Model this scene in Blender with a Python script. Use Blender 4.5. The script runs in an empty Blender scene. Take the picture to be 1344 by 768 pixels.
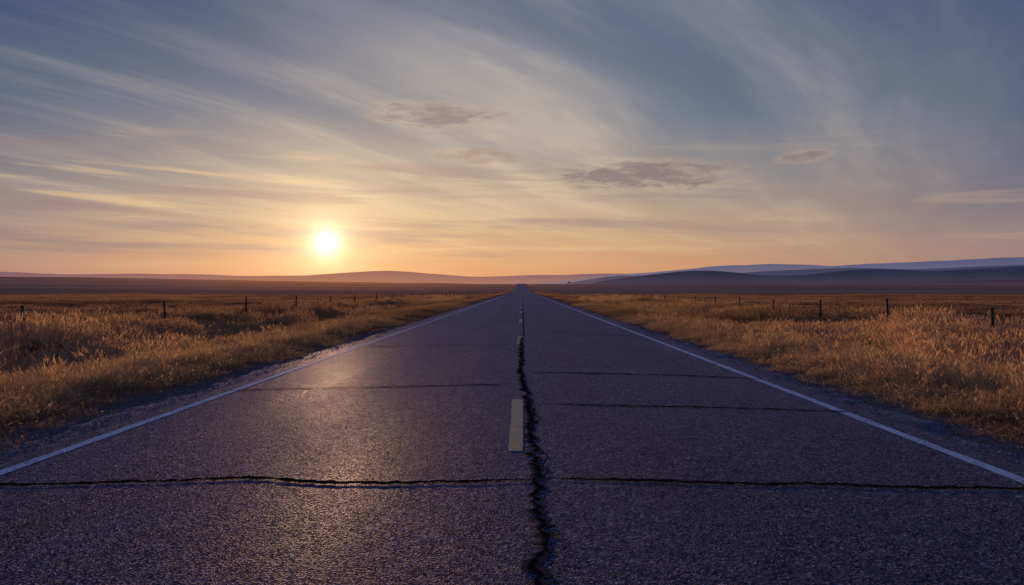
import bpy, math, random
import numpy as np
from mathutils import Vector
rng=np.random.default_rng(7); random.seed(7)
scene=bpy.context.scene
scene.view_settings.view_transform='Standard'
scene.view_settings.look='None'
scene.view_settings.exposure=0
H=1.32; F=1150.0
SUN_AZ=math.radians(-12.6); SUN_EL=math.radians(3.0)
SUN=Vector((math.sin(SUN_AZ)*math.cos(SUN_EL), math.cos(SUN_AZ)*math.cos(SUN_EL), math.sin(SUN_EL)))
def s2l(c):
    r=[]
    for v in c:
        v=v/255.0
        r.append(v/12.92 if v<=0.04045 else ((v+0.055)/1.055)**2.4)
    return (r[0],r[1],r[2],1.0)

# ------------------------------------------------------------ node helper
class NT:
    def __init__(s,tree): s.t=tree; s.n=tree.nodes; s.l=tree.links
    def new(s,typ,**kw):
        n=s.n.new(typ)
        for k,v in kw.items(): setattr(n,k,v)
        return n
    def put(s,sock,v):
        if v is None: return
        if isinstance(v,bpy.types.NodeSocket): s.l.new(v,sock)
        else:
            if isinstance(v,tuple) and len(v)==4 and len(getattr(sock,'default_value',[0]*4))==3: v=v[:3]
            sock.default_value=v
    def m(s,op,a,b=None,c=None,clamp=False):
        n=s.n.new('ShaderNodeMath'); n.operation=op; n.use_clamp=clamp
        s.put(n.inputs[0],a); s.put(n.inputs[1],b); s.put(n.inputs[2],c)
        return n.outputs[0]
    def mix(s,f,a,b,blend='MIX'):
        n=s.n.new('ShaderNodeMix'); n.data_type='RGBA'; n.blend_type=blend
        s.put(n.inputs[0],f); s.put(n.inputs[6],a); s.put(n.inputs[7],b)
        return n.outputs[2]
    def ramp(s,f,stops,interp='LINEAR'):
        n=s.n.new('ShaderNodeValToRGB'); cr=n.color_ramp; cr.interpolation=interp
        while len(cr.elements)<len(stops): cr.elements.new(0.5)
        for e,(p,c) in zip(cr.elements,stops):
            e.position=p; e.color=c if len(c)==4 else (*c,1)
        s.put(n.inputs[0],f); return n.outputs[0]
    def sstep(s,v,lo,hi,a=0.0,b=1.0):
        n=s.n.new('ShaderNodeMapRange'); n.interpolation_type='SMOOTHSTEP'
        s.put(n.inputs[0],v); s.put(n.inputs[1],lo); s.put(n.inputs[2],hi); s.put(n.inputs[3],a); s.put(n.inputs[4],b)
        return n.outputs[0]
    def noise(s,vec,scale,detail=4,rough=0.5,dist=0.0,col=False):
        n=s.n.new('ShaderNodeTexNoise'); s.put(n.inputs['Vector'],vec)
        n.inputs['Scale'].default_value=scale; n.inputs['Detail'].default_value=detail
        n.inputs['Roughness'].default_value=rough; n.inputs['Distortion'].default_value=dist
        return n.outputs[1] if col else n.outputs[0]
    def comb(s,x,y,z=0.0):
        n=s.n.new('ShaderNodeCombineXYZ'); s.put(n.inputs[0],x); s.put(n.inputs[1],y); s.put(n.inputs[2],z); return n.outputs[0]
    def sep(s,v):
        n=s.n.new('ShaderNodeSeparateXYZ'); s.put(n.inputs[0],v); return n.outputs
    def vm(s,op,a,b=None):
        n=s.n.new('ShaderNodeVectorMath'); n.operation=op; s.put(n.inputs[0],a)
        if b is not None: s.put(n.inputs[1],b)
        return n.outputs['Value'] if op in('DOT_PRODUCT','LENGTH') else n.outputs[0]

# ------------------------------------------------------------ WORLD
w=bpy.data.worlds.new("World"); scene.world=w; w.use_nodes=True
w.node_tree.nodes.clear(); W=NT(w.node_tree)
tc=W.new('ShaderNodeTexCoord'); d=W.vm('NORMALIZE',tc.outputs['Generated'])
dx,dy,dz=W.sep(d)
el=W.m('MULTIPLY',W.m('ARCSINE',dz),180/math.pi)
az=W.m('MULTIPLY',W.m('ARCTAN2',dx,dy),180/math.pi)
t=W.m('DIVIDE',W.m('MAXIMUM',el,0.0),60.0)
def R(*st): return [(e/60.0,s2l(c)) for e,c in st]
near=W.ramp(t,R((0,(204,138,104)),(1.6,(206,151,112)),(4,(184,154,130)),(7,(146,141,138)),(11,(92,109,134)),(18,(60,83,120)),(32,(64,86,146)),(60,(66,86,156))))
away=W.ramp(t,R((0,(160,124,124)),(1.6,(152,125,126)),(4,(124,116,130)),(7,(92,100,126)),(11,(62,83,118)),(18,(36,64,107)),(32,(50,72,134)),(60,(62,82,148))))
daz=W.m('ABSOLUTE',W.m('ADD',az,3.0))
fa=W.sstep(daz,7.0,40.0)
base=W.mix(fa,near,away)
# cirrus on a high flat layer
den=W.m('ADD',W.m('MAXIMUM',dz,0.0),0.07)
px=W.m('DIVIDE',dx,den); py=W.m('DIVIDE',dy,den)
A=math.radians(31)
xr=W.m('SUBTRACT',W.m('MULTIPLY',px,math.cos(A)),W.m('MULTIPLY',py,math.sin(A)))
yr=W.m('ADD',W.m('MULTIPLY',px,math.sin(A)),W.m('MULTIPLY',py,math.cos(A)))
warp=W.noise(W.comb(xr,W.m('MULTIPLY',yr,0.5),3.3),0.40,2,0.5)
xw=W.m('ADD',xr,W.m('MULTIPLY',W.m('SUBTRACT',warp,0.5),1.25))
n1=W.noise(W.comb(xw,W.m('MULTIPLY',yr,0.24),1.9),1.1,5,0.55,0.05)
n2=W.noise(W.comb(xw,W.m('MULTIPLY',yr,0.13),5.1),3.0,5,0.60,0.1)
c1=W.sstep(n1,0.36,0.70); c2=W.sstep(n2,0.44,0.72)
cm=W.m('ADD',W.m('MULTIPLY',c1,0.48),W.m('MULTIPLY',c2,W.m('ADD',W.m('MULTIPLY',c1,0.40),W.sstep(az,14.0,-16.0,0.12,0.40))))
va=W.m('POWER',2.718,W.m('MULTIPLY',W.m('POWER',W.m('DIVIDE',W.m('ADD',az,-1.5),15.0),2.0),-1.0))
cm=W.m('ADD',cm,W.m('MULTIPLY',va,W.m('MULTIPLY',n1,0.62)))
cm=W.m('MULTIPLY',cm,W.sstep(el,0.5,5.0,0.35,1.0))
cm=W.m('MINIMUM',cm,0.92)
cn=W.ramp(t,R((0,(208,154,114)),(3,(214,180,140)),(6,(206,184,158)),(10,(182,172,162)),(18,(150,151,160)),(32,(112,122,154)),(60,(104,114,154))))
ca=W.ramp(t,R((0,(160,128,123)),(3,(158,136,131)),(6,(134,127,135)),(10,(108,114,132)),(18,(82,97,122)),(32,(80,94,134)),(60,(80,94,136))))
ccol=W.mix(fa,cn,ca)
sky=W.mix(cm,base,ccol)
# thin horizontal bars low in the sky
hn=W.noise(W.comb(W.m('MULTIPLY',az,0.045),W.m('ADD',W.m('MULTIPLY',el,0.8),W.m('MULTIPLY',az,0.018)),2.0),1.25,4,0.55,0.25)
lowm=W.m('MULTIPLY',W.sstep(el,1.0,2.6),W.sstep(el,11.0,6.0))
lef=W.sstep(az,22.0,-14.0,0.3,1.0)
bar=W.m('MULTIPLY',W.m('MULTIPLY',W.sstep(hn,0.49,0.66),lowm),W.m('MULTIPLY',lef,0.78))
sky=W.mix(bar,sky,s2l((142,122,126)))
bar2=W.m('MULTIPLY',W.m('MULTIPLY',W.sstep(hn,0.45,0.32),lowm),W.m('MULTIPLY',lef,0.6))
sky=W.mix(bar2,sky,s2l((222,188,146)))
# small dark clouds
nn=W.noise(W.comb(W.m('MULTIPLY',az,0.42),W.m('MULTIPLY',el,1.7),1.0),1.0,6,0.72,0.3)
nn=W.m('MULTIPLY',W.m('SUBTRACT',nn,0.5),2.3)
def pcloud(a0,e0,wa,we,amt,bias,sky,dark,sl=0.0):
    ua=W.m('SUBTRACT',az,a0); ue=W.m('SUBTRACT',W.m('SUBTRACT',el,e0),W.m('MULTIPLY',ua,sl))
    g=W.m('ADD',W.m('POWER',W.m('DIVIDE',ua,wa),2.0),W.m('POWER',W.m('DIVIDE',ue,we),2.0))
    g=W.m('SUBTRACT',1.0,g)
    v=W.m('ADD',W.m('ADD',W.m('MULTIPLY',g,0.36),nn),bias)
    msk=W.m('MULTIPLY',W.sstep(v,-0.02,0.60),W.sstep(g,-0.9,0.4))
    rim=W.m('MULTIPLY',W.sstep(v,-0.3,0.12),W.sstep(g,-1.1,0.3))
    s=W.mix(W.m('MULTIPLY',rim,0.22),sky,s2l((212,184,154)))
    return W.mix(W.m('MULTIPLY',msk,amt),s,s2l(dark))
sky=pcloud(7.9,7.3,5.6,1.0,0.82,0.14,sky,(122,107,116),-0.01)
sky=pcloud(-5.4,11.2,4.0,0.85,0.72,0.12,sky,(116,112,120),-0.03)
sky=pcloud(-2.6,8.6,2.9,0.55,0.60,0.12,sky,(140,120,120),-0.06)
sky=pcloud(17.8,8.2,1.5,0.35,0.65,0.15,sky,(120,106,115),0.09)
# solar aureole
ang=W.m('MULTIPLY',W.m('ARCCOSINE',W.m('MINIMUM',W.vm('DOT_PRODUCT',d,tuple(SUN)),1.0)),180/math.pi)
def expo(k,sc,p=1.0): return W.m('MULTIPLY',W.m('POWER',2.71828,W.m('MULTIPLY',W.m('POWER',W.m('DIVIDE',ang,sc),p),-1.0)),k)
def scale(c,f):
    n=W.new('ShaderNodeVectorMath',operation='SCALE'); W.put(n.inputs[0],c); W.put(n.inputs[3],f); return n.outputs[0]
glow=W.vm('ADD',scale((1.0,0.88,0.66),expo(2.4,0.54,1.15)),W.vm('ADD',scale((1.0,0.74,0.34),expo(0.70,2.3)),scale((1.0,0.66,0.34),expo(0.22,8.0))))
tot=W.vm('ADD',sky,glow)
bg=W.new('ShaderNodeBackground'); W.put(bg.inputs[0],tot); bg.inputs[1].default_value=0.97
st=W.new('ShaderNodeTexSky',sky_type='NISHITA'); st.sun_disc=False; st.sun_elevation=SUN_EL; st.sun_rotation=SUN_AZ
bg2=W.new('ShaderNodeBackground'); W.put(bg2.inputs[0],st.outputs[0]); bg2.inputs[1].default_value=0.004
ad=W.new('ShaderNodeAddShader'); W.l.new(bg.outputs[0],ad.inputs[0]); W.l.new(bg2.outputs[0],ad.inputs[1])
wo=W.new('ShaderNodeOutputWorld'); W.l.new(ad.outputs[0],wo.inputs[0])

sl=bpy.data.lights.new("sun","SUN"); sl.energy=3.0; sl.angle=math.radians(0.8); sl.color=(1.0,0.60,0.30)
so=bpy.data.objects.new("sun",sl); scene.collection.objects.link(so)
so.rotation_euler=(-SUN).to_track_quat('-Z','Y').to_euler(); so.location=(-20,80,30)

# ------------------------------------------------------------ terrain functions
XC=-0.15
def ss(a,b,x):
    t=np.clip((x-a)/(b-a),0,1); return t*t*(3-2*t)
def road_z(y):
    return 9.6*ss(330,1300,y)-14*ss(1300,1900,y)
def vnoise(x,y,sc,seed=0):
    x=np.asarray(x,float)/sc; y=np.asarray(y,float)/sc
    xi=np.floor(x); yi=np.floor(y); fx=x-xi; fy=y-yi
    fx=fx*fx*(3-2*fx); fy=fy*fy*(3-2*fy)
    def h(a,b):
        v=np.sin(a*127.1+b*311.7+seed*74.7)*43758.5453; return v-np.floor(v)
    return (h(xi,yi)*(1-fx)+h(xi+1,yi)*fx)*(1-fy)+(h(xi,yi+1)*(1-fx)+h(xi+1,yi+1)*fx)*fy
def ground_z(x,y):
    x=np.asarray(x,float); y=np.asarray(y,float)
    dd=np.abs(x-XC)
    z=-0.024-0.035*ss(4.4,5.6,dd)-0.23*ss(5.4,8.5,dd)-0.50*ss(8.0,10.2,dd)+0.27*ss(10.8,13.5,dd)
    z=z+ss(5,9,dd)*(vnoise(x,y,3.1,1)-0.5)*0.16+ss(12,30,dd)*(vnoise(x,y,23,2)-0.5)*0.35
    z=z+road_z(y)
    left=ss(20,700,-x); right=ss(20,700,x)
    z=z+left*(9.5*ss(230,1500,y)+3*(vnoise(x,y,420,3)-0.5)*ss(300,900,y))
    z=z+right*(2.0*ss(300,1500,y)+3*(vnoise(x,y,380,4)-0.5)*ss(400,900,y))
    return z
def mesh_obj(name,verts,faces,mats,smooth=True,parent=None,midx=None,link=True):
    me=bpy.data.meshes.new(name); me.from_pydata([tuple(v) for v in verts] if not isinstance(verts,np.ndarray) else verts.tolist(),[],faces if isinstance(faces,list) else faces.tolist())
    for m in mats: me.materials.append(m)
    if midx is not None: me.polygons.foreach_set('material_index',midx)
    if smooth: me.polygons.foreach_set('use_smooth',[True]*len(me.polygons))
    me.update()
    o=bpy.data.objects.new(name,me)
    if link: scene.collection.objects.link(o)
    if parent: o.parent=parent
    return o
def grid_faces(nx,ny):
    i=np.arange(nx-1)[None,:]; j=np.arange(ny-1)[:,None]
    a=(j*nx+i); f=np.stack([a,a+1,a+nx+1,a+nx],-1).reshape(-1,4); return f

# ------------------------------------------------------------ materials
def newmat(name):
    m=bpy.data.materials.new(name); m.use_nodes=True; m.node_tree.nodes.clear(); return m,NT(m.node_tree)
def finish(T,sh,disp=None):
    o=T.new('ShaderNodeOutputMaterial'); T.l.new(sh,o.inputs[0])
def principled(T,col,rough=0.8,spec=0.5,normal=None):
    p=T.new('ShaderNodeBsdfPrincipled'); T.put(p.inputs['Base Color'],col); T.put(p.inputs['Roughness'],rough)
    T.put(p.inputs['Specular IOR Level'],spec)
    if normal is not None: T.l.new(normal,p.inputs['Normal'])
    return p.outputs[0]
def diffuse(T,col,normal=None):
    p=T.new('ShaderNodeBsdfDiffuse'); T.put(p.inputs[0],col)
    if normal is not None: T.l.new(normal,p.inputs['Normal'])
    return p.outputs[0]
def bump(T,h,strength,dist,prev=None):
    b=T.new('ShaderNodeBump'); T.put(b.inputs['Height'],h); b.inputs['Strength'].default_value=strength; b.inputs['Distance'].default_value=dist
    if prev is not None: T.l.new(prev,b.inputs['Normal'])
    return b.outputs[0]
def rough_mineral(T,col,rough,amount,normal):
    # porous mineral surface: matt body with a weak fresnel sheen
    di=T.new('ShaderNodeBsdfDiffuse'); T.put(di.inputs[0],col); di.inputs[1].default_value=0.6; T.l.new(normal,di.inputs['Normal'])
    gl=T.new('ShaderNodeBsdfGlossy'); gl.inputs[0].default_value=(0.90,0.84,1.0,1); T.put(gl.inputs['Roughness'],rough); T.l.new(normal,gl.inputs['Normal'])
    fr=T.new('ShaderNodeFresnel'); fr.inputs[0].default_value=1.5
    mx=T.new('ShaderNodeMixShader'); T.put(mx.inputs[0],T.m('MULTIPLY',fr.outputs[0],amount))
    T.l.new(di.outputs[0],mx.inputs[1]); T.l.new(gl.outputs[0],mx.inputs[2]); return mx.outputs[0]
def hazed(T,sh,fac,col):  # blends in a flat emission colour that stands for aerial haze
    em=T.new('ShaderNodeEmission'); T.put(em.inputs[0],col); em.inputs[1].default_value=1.0
    mx=T.new('ShaderNodeMixShader'); T.put(mx.inputs[0],fac)
    T.l.new(sh,mx.inputs[1]); T.l.new(em.outputs[0],mx.inputs[2]); return mx.outputs[0]
def pos(T):
    return T.new('ShaderNodeNewGeometry').outputs['Position']

def asphalt_color(T,P):
    x,y,z=T.sep(P)
    big=T.noise(T.comb(x,T.m('MULTIPLY',y,0.25)),0.9,4,0.55)
    med=T.noise(P,7.0,4,0.6)
    v=T.new('ShaderNodeTexVoronoi'); T.put(v.inputs['Vector'],P); v.inputs['Scale'].default_value=80.0
    vr=T.new('ShaderNodeSeparateColor'); T.l.new(v.outputs['Color'],vr.inputs[0])
    agg=T.ramp(vr.outputs[0],[(0.0,(0.011,0.014,0.032)),(0.5,(0.032,0.037,0.072)),(0.80,(0.062,0.069,0.122)),(0.92,(0.15,0.155,0.22)),(1.0,(0.46,0.43,0.45))])
    def trk(c):
        return T.m('POWER',2.718,T.m('MULTIPLY',T.m('POWER',T.m('DIVIDE',T.m('SUBTRACT',x,c),0.38),2.0),-1.0))
    tr=T.m('ADD',T.m('ADD',trk(-2.8),trk(-1.15)),T.m('ADD',trk(0.95),trk(2.6)))
    k=T.m('SUBTRACT',T.m('ADD',T.m('MULTIPLY',big,1.2),T.m('MULTIPLY',med,0.9)),T.m('MULTIPLY',tr,0.16))
    k=T.m('ADD',k,0.05)
    c=T.vm('MULTIPLY',agg,T.comb(k,k,k))
    return c,v.outputs['Distance'],tr,big,med,vr.outputs[1]
m_road,T=newmat("asphalt")
P=pos(T); c,vd,tr,big,med,vrnd=asphalt_color(T,P)
fine=T.noise(P,230.0,3,0.6); co=T.noise(P,42.0,3,0.65)
b=bump(T,co,0.6,0.018); b=bump(T,vd,1.0,0.011,b); b=bump(T,fine,0.6,0.004,b)
rough=T.m('SUBTRACT',T.m('ADD',0.48,T.m('MULTIPLY',big,0.22)),T.m('MULTIPLY',tr,0.05))
# only some stones are polished
amt=T.m('MULTIPLY',T.m('ADD',0.08,T.m('MULTIPLY',med,0.15)),T.sstep(vrnd,0.2,0.98,0.30,1.95))
finish(T,rough_mineral(T,c,rough,amt,b))

def paint(name,col,wear):
    m,T=newmat(name); P=pos(T); c,vd,tr,big,med,_=asphalt_color(T,P)
    n=T.noise(P,38.0,6,0.7); n2=T.noise(P,3.0,3,0.5)
    f=T.sstep(T.m('ADD',n,T.m('MULTIPLY',n2,0.35)),wear,wear+0.12,0.0,0.95)
    cc=T.mix(f,c,T.mix(T.noise(P,15,3),tuple(v*0.75 for v in col)+(1,),tuple(col)+(1,)))
    b=bump(T,vd,0.35,0.004); finish(T,rough_mineral(T,cc,0.6,0.12,b)); return m
m_white=paint("white_road_paint",(0.80,0.79,0.80),0.53)
m_yellow=paint("yellow_road_paint",(0.98,0.64,0.26),0.50)

m_crack_shade,T=newmat("crack_shadow"); P=pos(T)  # flat dark colour paints the shade inside cracks, with some brown fill
n=T.noise(P,60,3,0.6)
finish(T,diffuse(T,T.ramp(n,[(0.35,(0.006,0.005,0.005)),(0.72,(0.028,0.021,0.019))])))
m_crum,T=newmat("crumbled_asphalt"); P=pos(T)
n=T.noise(P,120,4,0.65)
finish(T,diffuse(T,T.ramp(n,[(0.36,(0.018,0.014,0.014)),(0.56,(0.085,0.062,0.055)),(0.74,(0.22,0.16,0.125))]),bump(T,n,0.7,0.01)))
m_rock,T=newmat("gravel_stone"); oi=T.new('ShaderNodeObjectInfo')
finish(T,diffuse(T,T.ramp(oi.outputs['Random'],[(0,(0.09,0.082,0.088)),(0.6,(0.19,0.165,0.155)),(1,(0.36,0.31,0.26))])))

m_ground,T=newmat("prairie_ground"); P=pos(T); x,y,z=T.sep(P)
dd=T.m('ABSOLUTE',T.m('SUBTRACT',x,XC))
nb=T.noise(T.comb(T.m('MULTIPLY',x,0.25),y),0.035,5,0.6)
nf=T.noise(P,2.2,6,0.65); nff=T.noise(P,24,5,0.7)
field=T.ramp(nb,[(0.34,(0.10,0.058,0.040)),(0.5,(0.19,0.11,0.064)),(0.64,(0.31,0.185,0.105))])
field=T.mix(0.5,field,T.ramp(nf,[(0.3,(0.06,0.04,0.028)),(0.7,(0.26,0.16,0.095))]))
nbf=T.noise(T.comb(T.m('MULTIPLY',x,0.3),y,4.0),0.006,5,0.62)
far=T.ramp(nbf,[(0.36,(0.19,0.105,0.085)),(0.50,(0.30,0.17,0.12)),(0.64,(0.48,0.29,0.19))])
fd=T.sstep(T.m('ADD',y,T.m('MULTIPLY',T.m('SUBTRACT',nb,0.5),200.0)),170.0,300.0)
g1=T.mix(fd,field,far)
grav=T.ramp(nff,[(0.3,(0.055,0.052,0.060)),(0.55,(0.12,0.108,0.11)),(0.75,(0.22,0.19,0.175))])
gm=T.sstep(T.m('ADD',dd,T.m('MULTIPLY',T.m('SUBTRACT',nf,0.5),1.6)),4.95,4.35)
g2=T.mix(gm,g1,grav)
# aerial haze painted as emission on the far plain, warm towards the sun's bearing
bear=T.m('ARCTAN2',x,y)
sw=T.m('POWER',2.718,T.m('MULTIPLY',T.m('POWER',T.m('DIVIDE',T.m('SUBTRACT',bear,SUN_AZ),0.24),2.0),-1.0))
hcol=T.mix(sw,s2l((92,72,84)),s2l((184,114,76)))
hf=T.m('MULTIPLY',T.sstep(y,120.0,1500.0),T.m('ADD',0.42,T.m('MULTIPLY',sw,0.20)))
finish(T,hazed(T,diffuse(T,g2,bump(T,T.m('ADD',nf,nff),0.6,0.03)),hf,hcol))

def grass_mat(name,dark,light,tip,transl=0.5,basek=0.45):
    m,T=newmat(name); P=pos(T); oi=T.new('ShaderNodeObjectInfo')
    at=T.new('ShaderNodeAttribute'); at.attribute_name='h'; at.attribute_type='GEOMETRY'
    at2=T.new('ShaderNodeAttribute'); at2.attribute_name='rnd'; at2.attribute_type='GEOMETRY'
    x,y,z=T.sep(P)
    n=T.noise(P,0.22,3,0.65); nl=T.noise(T.comb(T.m('MULTIPLY',x,0.3),y,7.0),0.045,3,0.6)
    f=T.m('ADD',T.m('MULTIPLY',at2.outputs['Fac'],0.5),T.m('ADD',T.m('MULTIPLY',oi.outputs['Random'],0.3),T.m('MULTIPLY',T.m('SUBTRACT',n,0.40),1.5)),clamp=True)
    c=T.mix(f,dark+(1,),light+(1,))
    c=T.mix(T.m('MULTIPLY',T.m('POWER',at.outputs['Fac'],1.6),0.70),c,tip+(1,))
    k=T.m('MULTIPLY',T.sstep(at.outputs['Fac'],0.0,0.6,basek,1.0),T.sstep(nl,0.36,0.62,0.50,1.12))  # blade feet darkened: brown bases plus a painted shadow band
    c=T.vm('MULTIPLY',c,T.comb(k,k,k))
    di=T.new('ShaderNodeBsdfDiffuse'); T.put(di.inputs[0],c)
    tr=T.new('ShaderNodeBsdfTranslucent'); T.put(tr.inputs[0],c)
    mx=T.new('ShaderNodeMixShader'); mx.inputs[0].default_value=transl
    T.l.new(di.outputs[0],mx.inputs[1]); T.l.new(tr.outputs[0],mx.inputs[2])
    finish(T,mx.outputs[0]); return m
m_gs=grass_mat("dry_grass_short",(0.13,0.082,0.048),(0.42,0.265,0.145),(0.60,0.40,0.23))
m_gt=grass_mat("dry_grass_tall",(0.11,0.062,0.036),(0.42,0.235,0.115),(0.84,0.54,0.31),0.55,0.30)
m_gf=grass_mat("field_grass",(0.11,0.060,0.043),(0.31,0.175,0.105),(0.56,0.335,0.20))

# ------------------------------------------------------------ ground sheet
def spread(a,step,lim,g):
    v=[a]; s=step
    while v[-1]<lim: s*=g; v.append(v[-1]+s)
    return v
xp=np.array(list(np.arange(0,16,0.4))+spread(16,0.4,9000,1.085)); xs=np.concatenate([-xp[::-1][:-1],xp])+XC
ys=np.array([-2000,-900,-400,-200,-100,-60,-40]+list(np.arange(-30,60,0.8))+spread(60,0.8,12000,1.045))
X,Y=np.meshgrid(xs,ys); Z=ground_z(X,np.maximum(Y,-60))
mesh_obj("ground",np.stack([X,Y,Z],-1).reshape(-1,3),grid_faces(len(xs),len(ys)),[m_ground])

# ------------------------------------------------------------ road
ry=np.array([-60,-30,-15]+list(np.arange(-8,32,0.12))+spread(32,0.12,1900,1.02))
rx=np.array([-4.42,-4.36,-4.1,-3.2,-2,-1,0,1,2,3,3.8,4.08,4.14])
X,Y=np.meshgrid(rx,ry)
jl=(vnoise(ry,ry*0,0.9,5)-0.5)*0.26+(vnoise(ry,ry*0,0.2,6)-0.5)*0.12; jr=(vnoise(ry,ry*0,0.9,7)-0.5)*0.26+(vnoise(ry,ry*0,0.2,8)-0.5)*0.12
X[:,0]+=jl; X[:,1]+=jl*0.9; X[:,-1]+=jr; X[:,-2]+=jr*0.9
def rz(x,y): return road_z(y)-0.006*np.abs(x-XC)+0.012
Z=rz(X,Y)+0*X; Z[:,0]-=0.05; Z[:,-1]-=0.05
mesh_obj("asphalt_road",np.stack([X,Y,Z],-1).reshape(-1,3),grid_faces(len(rx),len(ry)),[m_road])
def line_strip(x0,x1,y0,y1,name,mat,parent,seed):
    yy=ry[(ry>y0)&(ry<y1)]; yy=np.concatenate([[y0],yy,[y1]])
    e0=(vnoise(yy,yy*0,0.2,seed)-0.5)*0.016; e1=(vnoise(yy,yy*0,0.2,seed+1)-0.5)*0.016
    V=[]
    for i,yv in enumerate(yy):
        for xv in (x0+e0[i],x1+e1[i]): V.append((xv,yv,float(rz(xv,yv))+0.004+max(0,yv-100)*2e-5))
    return mesh_obj(name,V,grid_faces(2,len(yy)),[mat],parent=parent)
mk=bpy.data.objects.new("road_markings",None); scene.collection.objects.link(mk)
line_strip(-3.86,-3.75,-20,1700,"edge_line_1",m_white,mk,11)
line_strip(3.45,3.56,-20,1700,"edge_line_2",m_white,mk,13)
k=-1
while True:
    y0=7.13+14*k
    if y0>1200: break
    line_strip(-0.115,0.010,y0,y0+3.35,"center_dash_%d"%(k+2),m_yellow,mk,20+k); k+=1

# ------------------------------------------------------------ cracks
cr=bpy.data.objects.new("road_cracks",None); scene.collection.objects.link(cr)
def path_px(pts): return [((px-685)/(py-380)*H, F*H/(py-380)) for px,py in pts]
def resample(pts,step):
    out=[]
    for (a,b) in zip(pts[:-1],pts[1:]):
        L=math.hypot(b[0]-a[0],b[1]-a[1]); n=max(1,int(L/step))
        for i in range(n): out.append((a[0]+(b[0]-a[0])*i/n,a[1]+(b[1]-a[1])*i/n))
    out.append(pts[-1]); return np.array(out)
def crack(name,pts,width,jag,step,mat,z,seed,edge=0.35,wander=0.0):
    p=resample(pts,step); n=len(p)
    tan=np.gradient(p,axis=0); tan/=np.linalg.norm(tan,axis=1)[:,None]+1e-9
    nor=np.stack([-tan[:,1],tan[:,0]],1)
    s=np.arange(n)*step
    off=(vnoise(s,s*0,0.09,seed)-0.5)*jag*2+(vnoise(s,s*0,0.3,seed+1)-0.5)*jag*2+(vnoise(s,s*0,1.3,seed+5)-0.5)*wander
    q=p+nor*off[:,None]
    wd=width(q[:,1]) if callable(width) else np.full(n,width)
    endf=np.minimum(1,np.minimum(np.arange(n),np.arange(n)[::-1])*step/0.4+0.15)
    w0=wd*endf*(0.5+edge*(vnoise(s,s*0,0.05,seed+2)-0.5)*2+0.3*(vnoise(s,s*0,0.25,seed+6)-0.5)); w1=wd*endf*(0.5+edge*(vnoise(s,s*0,0.06,seed+3)-0.5)*2)
    V=[]
    for i in range(n):
        for sg,ww in ((1,w0[i]),(-1,w1[i])):
            v=q[i]+nor[i]*sg*ww; V.append((v[0],v[1],float(rz(v[0],v[1]))+z))
    mesh_obj(name,V,grid_faces(2,n),[mat],parent=cr,smooth=False)
    return q
mp=path_px([(685,443),(684,470),(682,492),(690,515),(694,530),(698,548),(697,575),(703,600),(706,622),(702,650),(708,675),(716,700),(717,722),(708,745),(706,770)])
mp=mp+[(0.10,3.2),(0.06,2.2),(0.12,0)]
crack("crumbled_edge",mp,lambda y:0.070+0*y,0.020,0.014,m_crum,0.0055,31,0.55)
q=crack("main_crack",mp,lambda y:0.020+0.0012*y,0.024,0.014,m_crack_shade,0.0075,31,0.60)
crack("side_crack",[(x+0.045+0.02*math.sin(y*3),y) for x,y in mp[4:10]],0.009,0.03,0.02,m_crack_shade,0.0065,51,0.4)
crack("joint_crack",[(0.05,24.5),(0.06,60),(0.05,200)],0.03,0.015,0.1,m_crack_shade,0.0065,61,0.3)
tc_=[("transverse_crack_1",[(-60,634),(0,634),(100,634),(200,633),(260,630),(320,628),(360,629),(420,633),(500,634),(600,632),(700,630)],0.070,81),
 ("transverse_crack_2",[(712,629),(800,630),(900,631),(1000,633),(1060,632),(1200,636),(1280,635),(1420,640)],0.066,91),
 ("transverse_crack_3",[(708,531),(800,532),(900,533),(1010,535),(1130,539)],0.068,101),
 ("transverse_crack_4",[(290,511),(400,509),(500,508),(600,506),(680,505)],0.062,111),
 ("transverse_crack_5",[(690,489),(800,490),(900,492),(1005,496)],0.075,121),
 ("transverse_crack_6",[(470,455),(560,453),(682,453)],0.07,131),
 ("transverse_crack_7",[(690,437),(760,438),(850,440)],0.08,141),
 ("transverse_crack_8",[(560,424),(620,424),(682,424)],0.09,151)]
for nm,p,wd,sd in tc_:
    crack(nm,path_px(p),wd,0.010,0.02,m_crack_shade,0.0065,sd,0.38,0.07)

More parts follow.
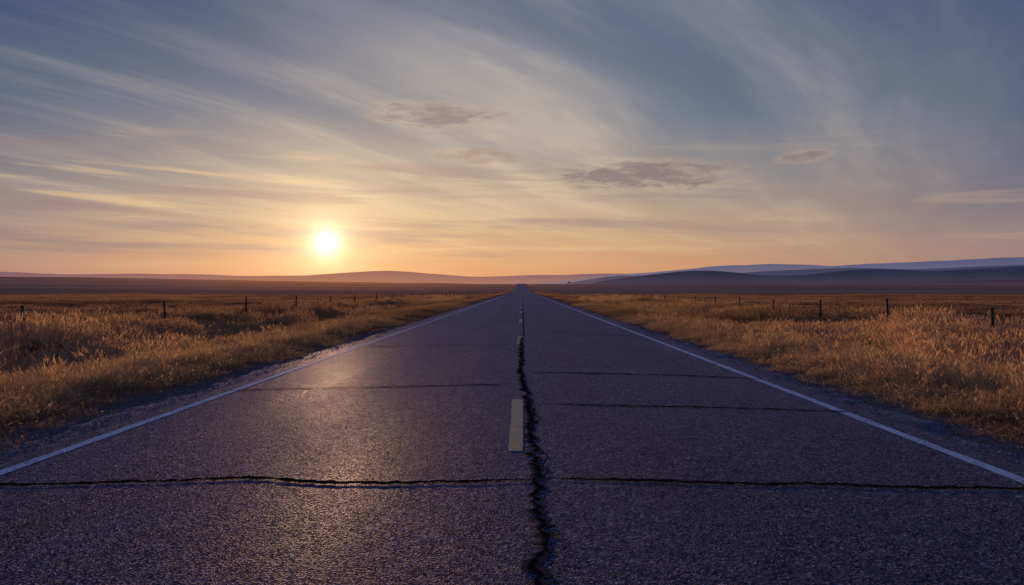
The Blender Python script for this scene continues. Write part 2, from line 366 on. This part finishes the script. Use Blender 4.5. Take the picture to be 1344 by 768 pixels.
# ------------------------------------------------------------ instancing machinery
def make_coll(name,objs):
    c=bpy.data.collections.new(name)
    for o in objs: c.objects.link(o)
    return c
def scatter(name,P,rot,scl,coll,nvar):
    me=bpy.data.meshes.new(name); me.from_pydata(P.tolist(),[],[])
    a=me.attributes.new('rot','FLOAT_VECTOR','POINT'); a.data.foreach_set('vector',rot.astype(np.float32).ravel())
    a=me.attributes.new('scl','FLOAT_VECTOR','POINT'); a.data.foreach_set('vector',scl.astype(np.float32).ravel())
    a=me.attributes.new('idx','INT','POINT'); a.data.foreach_set('value',rng.integers(0,nvar,len(P)).astype(np.int32))
    o=bpy.data.objects.new(name,me); scene.collection.objects.link(o)
    g=bpy.data.node_groups.new(name+"_scatter",'GeometryNodeTree')
    g.interface.new_socket('Geometry',in_out='INPUT',socket_type='NodeSocketGeometry')
    g.interface.new_socket('Geometry',in_out='OUTPUT',socket_type='NodeSocketGeometry')
    N=g.nodes; L=g.links
    gi=N.new('NodeGroupInput'); go=N.new('NodeGroupOutput'); ip=N.new('GeometryNodeInstanceOnPoints')
    ci=N.new('GeometryNodeCollectionInfo'); ci.inputs['Collection'].default_value=coll; ci.inputs['Separate Children'].default_value=True; ci.inputs['Reset Children'].default_value=True
    def na(nm,ty):
        n=N.new('GeometryNodeInputNamedAttribute'); n.data_type=ty; n.inputs['Name'].default_value=nm; return n.outputs['Attribute']
    L.new(gi.outputs[0],ip.inputs['Points']); L.new(ci.outputs[0],ip.inputs['Instance']); ip.inputs['Pick Instance'].default_value=True
    L.new(na('idx','INT'),ip.inputs['Instance Index']); L.new(na('rot','FLOAT_VECTOR'),ip.inputs['Rotation']); L.new(na('scl','FLOAT_VECTOR'),ip.inputs['Scale'])
    L.new(ip.outputs[0],go.inputs[0])
    md=o.modifiers.new('scatter','NODES'); md.node_group=g
    return o
def clump(name,n,rad,h0,h1,wd,mat,heads=0.0,lean=0.35,wind=0.12,seg=3):
    V=[];Fc=[];Hh=[];Rn=[]
    for b_ in range(n):
        r=rad*math.sqrt(random.random()); a=random.random()*6.283
        bx,by=r*math.cos(a),r*math.sin(a); h=random.uniform(h0,h1)*(1-0.25*(r/rad)); la=random.random()*6.283; ln=random.uniform(0.05,lean)*h
        fx,fy=math.cos(la)*ln+wind*h,math.sin(la)*ln
        wa=random.random()*6.283; wx,wy=math.cos(wa)*wd/2,math.sin(wa)*wd/2; rv=random.random()
        s0=len(V)
        for i in range(seg+1):
            tt=i/seg; k=1-tt*0.85
            cx,cy,cz=bx+fx*tt*tt,by+fy*tt*tt,h*tt*(1-0.12*tt*tt)
            if i<seg:
                V+= [(cx-wx*k,cy-wy*k,cz),(cx+wx*k,cy+wy*k,cz)]; Hh+=[tt,tt]; Rn+=[rv,rv]
            else: V.append((cx,cy,cz)); Hh.append(1); Rn.append(rv)
            if 0<i<seg: q0=s0+2*(i-1); Fc.append((q0,q0+1,q0+3,q0+2))
        q0=s0+2*(seg-1); Fc.append((q0,q0+1,q0+2))
        if random.random()<heads:
            hl=random.uniform(0.07,0.14)*h/0.7+0.02; hw=wd*random.uniform(1.3,2.2)
            ex,ey,ez=V[-1]; dxn,dyn=fx*1.2*hl/h*1.5,fy*1.2*hl/h*1.5
            for j in range(2):
                ww=(math.cos(wa+j*1.57)*hw,math.sin(wa+j*1.57)*hw); s1=len(V)
                V+= [(ex-dxn*.3,ey-dyn*.3,ez-hl*.35),(ex-ww[0],ey-ww[1],ez+hl*.05),(ex+dxn,ey+dyn,ez+hl*.65),(ex+ww[0],ey+ww[1],ez+hl*.05)]
                Hh+=[1]*4; Rn+=[rv]*4; Fc.append((s1,s1+1,s1+2,s1+3))
    o=mesh_obj(name,V,Fc,[mat],smooth=False,link=False)
    me=o.data
    a=me.attributes.new('h','FLOAT','POINT'); a.data.foreach_set('value',np.array(Hh,np.float32))
    a=me.attributes.new('rnd','FLOAT','POINT'); a.data.foreach_set('value',np.array(Rn,np.float32))
    return o
c_short=make_coll("short_grass_tufts",[clump("short_tuft_%d"%i,55,0.20,0.12,0.30,0.005,m_gs,0.12,0.8,seg=2) for i in range(4)])
c_tall=make_coll("tall_grass_tufts",[clump("tall_tuft_%d"%i,42,0.20,0.45,1.0,0.0065,m_gt,0.6,0.45,seg=3) for i in range(5)])
c_field=make_coll("field_grass_patches",[clump("field_patch_%d"%i,260,1.3,0.20,0.44,0.015,m_gf,0.25,0.5,seg=2) for i in range(4)])
c_far=make_coll("far_grass_patches",[clump("far_patch_%d"%i,600,5.5,0.25,0.5,0.06,m_gf,0.0,0.5,seg=2) for i in range(3)])
def pts(n,x0,x1,y0,y1,power=1.0):
    u=rng.random(n)**power; y=y0+(y1-y0)*u
    x=x0+(x1-x0)*rng.random(n); return x,y
def place(name,x,y,coll,nv,s0,s1,patch=None,sz=None,tilt=0.1):
    z=ground_z(x,y)-0.01; n=len(x)
    s=rng.uniform(s0,s1,n)
    sc=np.stack([s,s,s*(sz if sz is not None else 1.0)],1)
    rot=np.stack([rng.normal(0,tilt,n),rng.normal(0,tilt,n),rng.random(n)*6.283],1)
    return scatter(name,np.stack([x,y,z],1),rot,sc,coll,nv)
xa=[];ya=[]
for sg in(-1,1):
    x,y=pts(15500,4.2,10.4,2.0,80,1.35); e=4.36+(vnoise(y,y*0+sg*9,1.4,40)-0.5)*0.8+(vnoise(y,y*0+sg*9,0.35,41)-0.5)*0.5
    keep=(x>np.maximum(e,4.3))&((rng.random(len(x))<ss(0,0.8,x-e)+0.25)); x=x[keep];y=y[keep]
    xa.append(XC+sg*x);ya.append(y)
x=np.concatenate(xa);y=np.concatenate(ya)
ed=np.clip((np.abs(x-XC)-4.0)/1.4,0.4,1.25)*(0.65+0.7*vnoise(x,y,1.1,44))
place("verge_grass",x,y,c_short,4,0.7,1.3,sz=ed)
xa=[];ya=[]
for sg in(-1,1):
    x,y=pts(12500,8.2,16.5,3.0,150,1.5); e=9.6+(vnoise(y,y*0+sg*9,4.0,50)-0.5)*1.8
    keep=(x>e)&(rng.random(len(x))<0.20+1.15*vnoise(x,y,2.0,51)); x=x[keep];y=y[keep]
    xa.append(XC+sg*x);ya.append(y)
x=np.concatenate(xa);y=np.concatenate(ya)
place("tall_grass",x,y,c_tall,5,0.8,1.25,sz=0.55+0.8*vnoise(x,y,2.6,52))
x,y=pts(260,5.2,9.5,5,60,1.3); x=np.where(rng.random(len(x))<0.5,-x,x)+XC
place("verge_weeds",x,y,c_tall,5,0.45,0.75,tilt=0.15)
def frust(x,y,m): return np.abs(x)<0.66*y+m
x,y=pts(19000,-175,175,4,240,0.62); k=frust(x,y,12)&(np.abs(x-XC)>14.0)&(rng.random(len(x))<0.3+1.0*vnoise(x,y,14,60)); x=x[k];y=y[k]
place("field_grass",x,y,c_field,4,0.9,1.4,sz=0.45+0.85*vnoise(x,y,9,61),tilt=0.03)
x,y=pts(2400,5.3,14,78,460,0.8); x=np.where(rng.random(len(x))<0.5,-x,x)+XC
place("roadside_grass",x,y,c_field,4,0.6,0.9,sz=0.8,tilt=0.02)
x,y=pts(4000,-300,300,180,340,0.9); k=frust(x,y,20)&(np.abs(x-XC)>13)&(rng.random(len(x))<1.3*vnoise(x*0.3,y,40,62)*(1-ss(190,320,y)*0.97)); x=x[k];y=y[k]
place("distant_field_grass",x,y,c_far,3,0.9,1.4,tilt=0.01)

# gravel
def rock(name):
    import bmesh
    bm=bmesh.new(); bmesh.ops.create_icosphere(bm,subdivisions=1,radius=0.008)
    for v in bm.verts: v.co*=random.uniform(0.65,1.25); v.co.z*=0.7
    me=bpy.data.meshes.new(name); bm.to_mesh(me); bm.free(); me.materials.append(m_rock); return bpy.data.objects.new(name,me)
c_rock=make_coll("gravel_stones",[rock("stone_%d"%i) for i in range(5)])
xa=[];ya=[]
for sg in(-1,1):
    x,y=pts(9000,3.95,4.95,1.5,30,1.8); xa.append(XC+sg*x);ya.append(y)
x=np.concatenate(xa);y=np.concatenate(ya); n=len(x); z=ground_z(x,y)+0.003
z=np.where(np.abs(x-XC)<4.2,rz(x,y)+0.004,z)
s=rng.uniform(0.4,1.5,n)**1.3
scatter("gravel_shoulder",np.stack([x,y,z],1),rng.random((n,3))*6.28,np.stack([s,s,s],1),c_rock,5)
n=500; ii=rng.integers(0,len(q),n); x=q[ii,0]+rng.normal(0,0.025,n); y=q[ii,1]+rng.normal(0,0.02,n)
x=np.concatenate([x,rng.uniform(-4,3.9,420)]); y=np.concatenate([y,1.5+22*rng.random(420)**1.5]); n=len(x)
s=rng.uniform(0.2,0.65,n)
scatter("loose_grit",np.stack([x,y,rz(x,y)+0.004],1),rng.random((n,3))*6.28,np.stack([s,s,s],1),c_rock,5)

# ------------------------------------------------------------ fences
m_wood,T=newmat("weathered_wood"); P=pos(T); x_,y_,z_=T.sep(P)
n=T.noise(T.comb(T.m('MULTIPLY',x_,30),T.m('MULTIPLY',y_,30),T.m('MULTIPLY',z_,3)),1.0,5,0.6)
finish(T,principled(T,T.ramp(n,[(0.3,(0.03,0.022,0.018)),(0.7,(0.12,0.09,0.07))]),0.9,0.2,bump(T,n,0.6,0.01)))
m_wire,T=newmat("rusty_wire"); finish(T,principled(T,(0.06,0.045,0.04,1),0.6,0.3))
def fence(xf,y0,sp,count,seed):
    random.seed(seed)
    root=bpy.data.objects.new("wire_fence",None); scene.collection.objects.link(root)
    V=[];Fc=[];tops=[]
    for k in range(-3,count):
        yv=y0+k*sp+random.uniform(-.5,.5) if k>2 or k<0 else y0+k*sp; xv=xf+random.uniform(-.12,.12); zb=float(ground_z(xv,yv)); h=random.uniform(1.28,1.48)
        tx,ty=random.uniform(-.06,.06),random.uniform(-.05,.05); s0=len(V); ns=9
        r0=random.uniform(0.038,0.055)
        rings=[(-0.3,r0*1.05),(0.3,r0),(0.7,r0*0.97),(h-0.03,r0*0.92),(h,r0*0.72)]
        for hz,r in rings:
            for j in range(ns):
                a=j*2*math.pi/ns; rr=r*(1+0.12*math.sin(a*3+k)); V.append((xv+tx*hz+rr*math.cos(a),yv+ty*hz+rr*math.sin(a),zb+hz))
        for i in range(len(rings)-1):
            for j in range(ns): Fc.append((s0+i*ns+j,s0+i*ns+(j+1)%ns,s0+(i+1)*ns+(j+1)%ns,s0+(i+1)*ns+j))
        Fc.append(tuple(s0+(len(rings)-1)*ns+j for j in range(ns)))
        tops.append((xv,yv,zb,h,tx,ty))
    mesh_obj("posts",V,Fc,[m_wood],parent=root)
    V=[];Fc=[]
    for hz in (0.45,0.75,1.05):
        for (a,b_) in zip(tops[:-1],tops[1:]):
            for i in range(5):
                u=i/4; x=a[0]*(1-u)+b_[0]*u+0.06*(-1 if xf>0 else 1); yv=a[1]*(1-u)+b_[1]*u; z=(a[2]*(1-u)+b_[2]*u)+hz-0.05*4*u*(1-u)
                s0=len(V); r=0.0028
                V+=[(x-r,yv,z-r),(x+r,yv,z-r),(x,yv,z+r)]
                if i>0:
                    for j in range(3): Fc.append((s0-3+j,s0-3+(j+1)%3,s0+(j+1)%3,s0+j))
    mesh_obj("wires",V,Fc,[m_wire],parent=root)
fence(-14.0,24.4,9.8,26,3)
fence(14.0,26.3,7.5,34,4)

# ------------------------------------------------------------ hills
def fbm(x,y,sc,seed,o=5):
    v=0;a=0.5;tot=0
    for i in range(o):
        v=v+a*(vnoise(x,y,sc,seed+i)-0.5); tot+=a; a*=0.5; sc=sc*0.5
    return v/tot
def hill_mat(name,c0,c1,haze0,haze1,z0,z1,hs):  # hill colour with haze painted as emission, warmer near the sun's bearing
    m,T=newmat(name); P=pos(T); x,y,z=T.sep(P)
    n=T.noise(P,0.006,6,0.65)
    c=T.ramp(n,[(0.35,c0),(0.65,c1)])
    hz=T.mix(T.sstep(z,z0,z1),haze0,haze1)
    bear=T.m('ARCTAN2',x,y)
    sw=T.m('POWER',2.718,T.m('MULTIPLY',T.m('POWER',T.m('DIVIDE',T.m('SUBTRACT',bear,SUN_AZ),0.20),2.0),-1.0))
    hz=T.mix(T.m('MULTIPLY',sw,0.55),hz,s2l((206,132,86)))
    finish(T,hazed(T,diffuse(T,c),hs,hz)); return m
def ridge(name,prof,D,depth,mat,rough,seed,zb=-20,nx=420,pxn=1.2):
    pxs=np.linspace(prof[0][0],prof[-1][0],nx); ph=np.interp(pxs,[p[0] for p in prof],[p[1] for p in prof])
    k=np.ones(9)/9; ph=np.convolve(np.pad(ph,4,'edge'),k,'valid')
    xw=(pxs-685)/F*D; hh=(380-ph)/F*D+H
    hh=hh+fbm(xw,xw*0,rough,seed)*pxn*2/F*D
    rows=28; V=[]
    for j in range(rows):
        u=j/(rows-1); yy=D-depth+depth*1.6*u; prof_=math.sin(min(u*1.6,1.0)*math.pi/2) if u*1.6<=1 else math.cos((u*1.6-1)/0.6*math.pi/2)
        yw=np.full(nx,yy)
        n=fbm(xw,yw,rough*1.3,seed+9)*(hh-zb)*0.6*(1-prof_)*min(1,prof_*4)
        for i in range(nx): V.append((xw[i],yw[i],zb+(hh[i]-zb)*prof_+n[i]))
    mesh_obj(name,V,grid_faces(nx,rows),[mat])
m_h1b=hill_mat("left_hill_haze_ground",(0.06,0.04,0.04),(0.20,0.13,0.11),s2l((104,66,64)),s2l((90,58,62)),0,40,0.45)
m_h1=hill_mat("right_hill_haze_ground",(0.03,0.028,0.04),(0.20,0.17,0.17),s2l((84,74,92)),s2l((50,54,78)),5,60,0.6)
m_h0=hill_mat("low_hill_haze_ground",(0.04,0.03,0.035),(0.20,0.14,0.13),s2l((80,62,74)),s2l((58,53,72)),5,30,0.55)
m_h2=hill_mat("mid_hill_haze_ground",(0.03,0.025,0.03),(0.12,0.09,0.09),s2l((108,94,112)),s2l((74,74,102)),0,120,0.75)
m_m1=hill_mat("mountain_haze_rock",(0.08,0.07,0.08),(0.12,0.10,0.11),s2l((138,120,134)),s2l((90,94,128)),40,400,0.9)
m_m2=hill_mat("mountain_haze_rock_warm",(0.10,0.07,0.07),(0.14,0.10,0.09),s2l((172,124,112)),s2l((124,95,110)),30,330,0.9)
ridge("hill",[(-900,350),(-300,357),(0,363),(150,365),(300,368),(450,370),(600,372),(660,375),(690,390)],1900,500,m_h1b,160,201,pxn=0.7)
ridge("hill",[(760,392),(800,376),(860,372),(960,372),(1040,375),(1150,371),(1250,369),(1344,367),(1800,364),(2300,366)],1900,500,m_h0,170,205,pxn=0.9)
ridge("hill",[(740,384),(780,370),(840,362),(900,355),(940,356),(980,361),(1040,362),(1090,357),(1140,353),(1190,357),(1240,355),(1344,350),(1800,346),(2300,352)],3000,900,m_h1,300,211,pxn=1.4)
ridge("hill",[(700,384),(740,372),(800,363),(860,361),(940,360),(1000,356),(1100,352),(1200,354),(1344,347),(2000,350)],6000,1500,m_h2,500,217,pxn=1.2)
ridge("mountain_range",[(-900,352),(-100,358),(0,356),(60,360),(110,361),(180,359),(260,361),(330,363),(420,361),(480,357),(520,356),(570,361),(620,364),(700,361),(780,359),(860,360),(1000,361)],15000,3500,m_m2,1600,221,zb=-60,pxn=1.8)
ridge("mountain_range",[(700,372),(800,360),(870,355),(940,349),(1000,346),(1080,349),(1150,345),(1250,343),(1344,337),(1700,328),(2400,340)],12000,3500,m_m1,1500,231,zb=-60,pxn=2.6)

# ------------------------------------------------------------ tiny far tree
m_leaf,T=newmat("tree_foliage"); finish(T,principled(T,(0.05,0.045,0.045,1),0.9,0.1))
def tree(x,y,h):
    V=[];Fc=[];zb=float(ground_z(x,y))
    for (a,b2,r0,r1) in [((0,0,-.3),(0,0,h*.4),.25,.15),((0,0,h*.35),(h*.2,0,h*.7),.13,.05),((0,0,h*.35),(-h*.18,.3,h*.75),.13,.05)]:
        s0=len(V)
        for p,r in((a,r0),(b2,r1)):
            for j in range(6): V.append((x+p[0]+r*math.cos(j*1.047),y+p[1]+r*math.sin(j*1.047),zb+p[2]))
        for j in range(6): Fc.append((s0+j,s0+(j+1)%6,s0+6+(j+1)%6,s0+6+j))
    nb_=len(Fc)
    for i in range(500):
        c=random.choice([(0,0,.75,.3),(.22,0,.65,.22),(-.2,.1,.68,.22)])
        v=Vector((random.gauss(0,1),random.gauss(0,1),random.gauss(0,1))).normalized()*random.random()**.4*c[3]*h
        p=Vector((x+c[0]*h,y+c[1]*h,zb+c[2]*h))+v; s=0.22
        a=Vector((random.uniform(-s,s),random.uniform(-s,s),random.uniform(-s,s))); b3=Vector((random.uniform(-s,s),random.uniform(-s,s),random.uniform(-s,s)))
        s0=len(V); V+=[tuple(p-a),tuple(p+b3),tuple(p+a)]; Fc.append((s0,s0+1,s0+2))
    mesh_obj("tree",V,Fc,[m_wood,m_leaf],smooth=False,midx=[0]*nb_+[1]*500)
tree(57,1060,3.8)

# ------------------------------------------------------------ camera
cd=bpy.data.cameras.new("camera"); cam=bpy.data.objects.new("camera",cd); scene.collection.objects.link(cam)
cd.sensor_width=36; cd.lens=F/1344*36; cd.clip_start=0.05; cd.clip_end=40000
cam.location=(0,0,H+0.01); cam.rotation_euler=(math.radians(90-0.2),0,math.radians(0.65))
scene.camera=cam
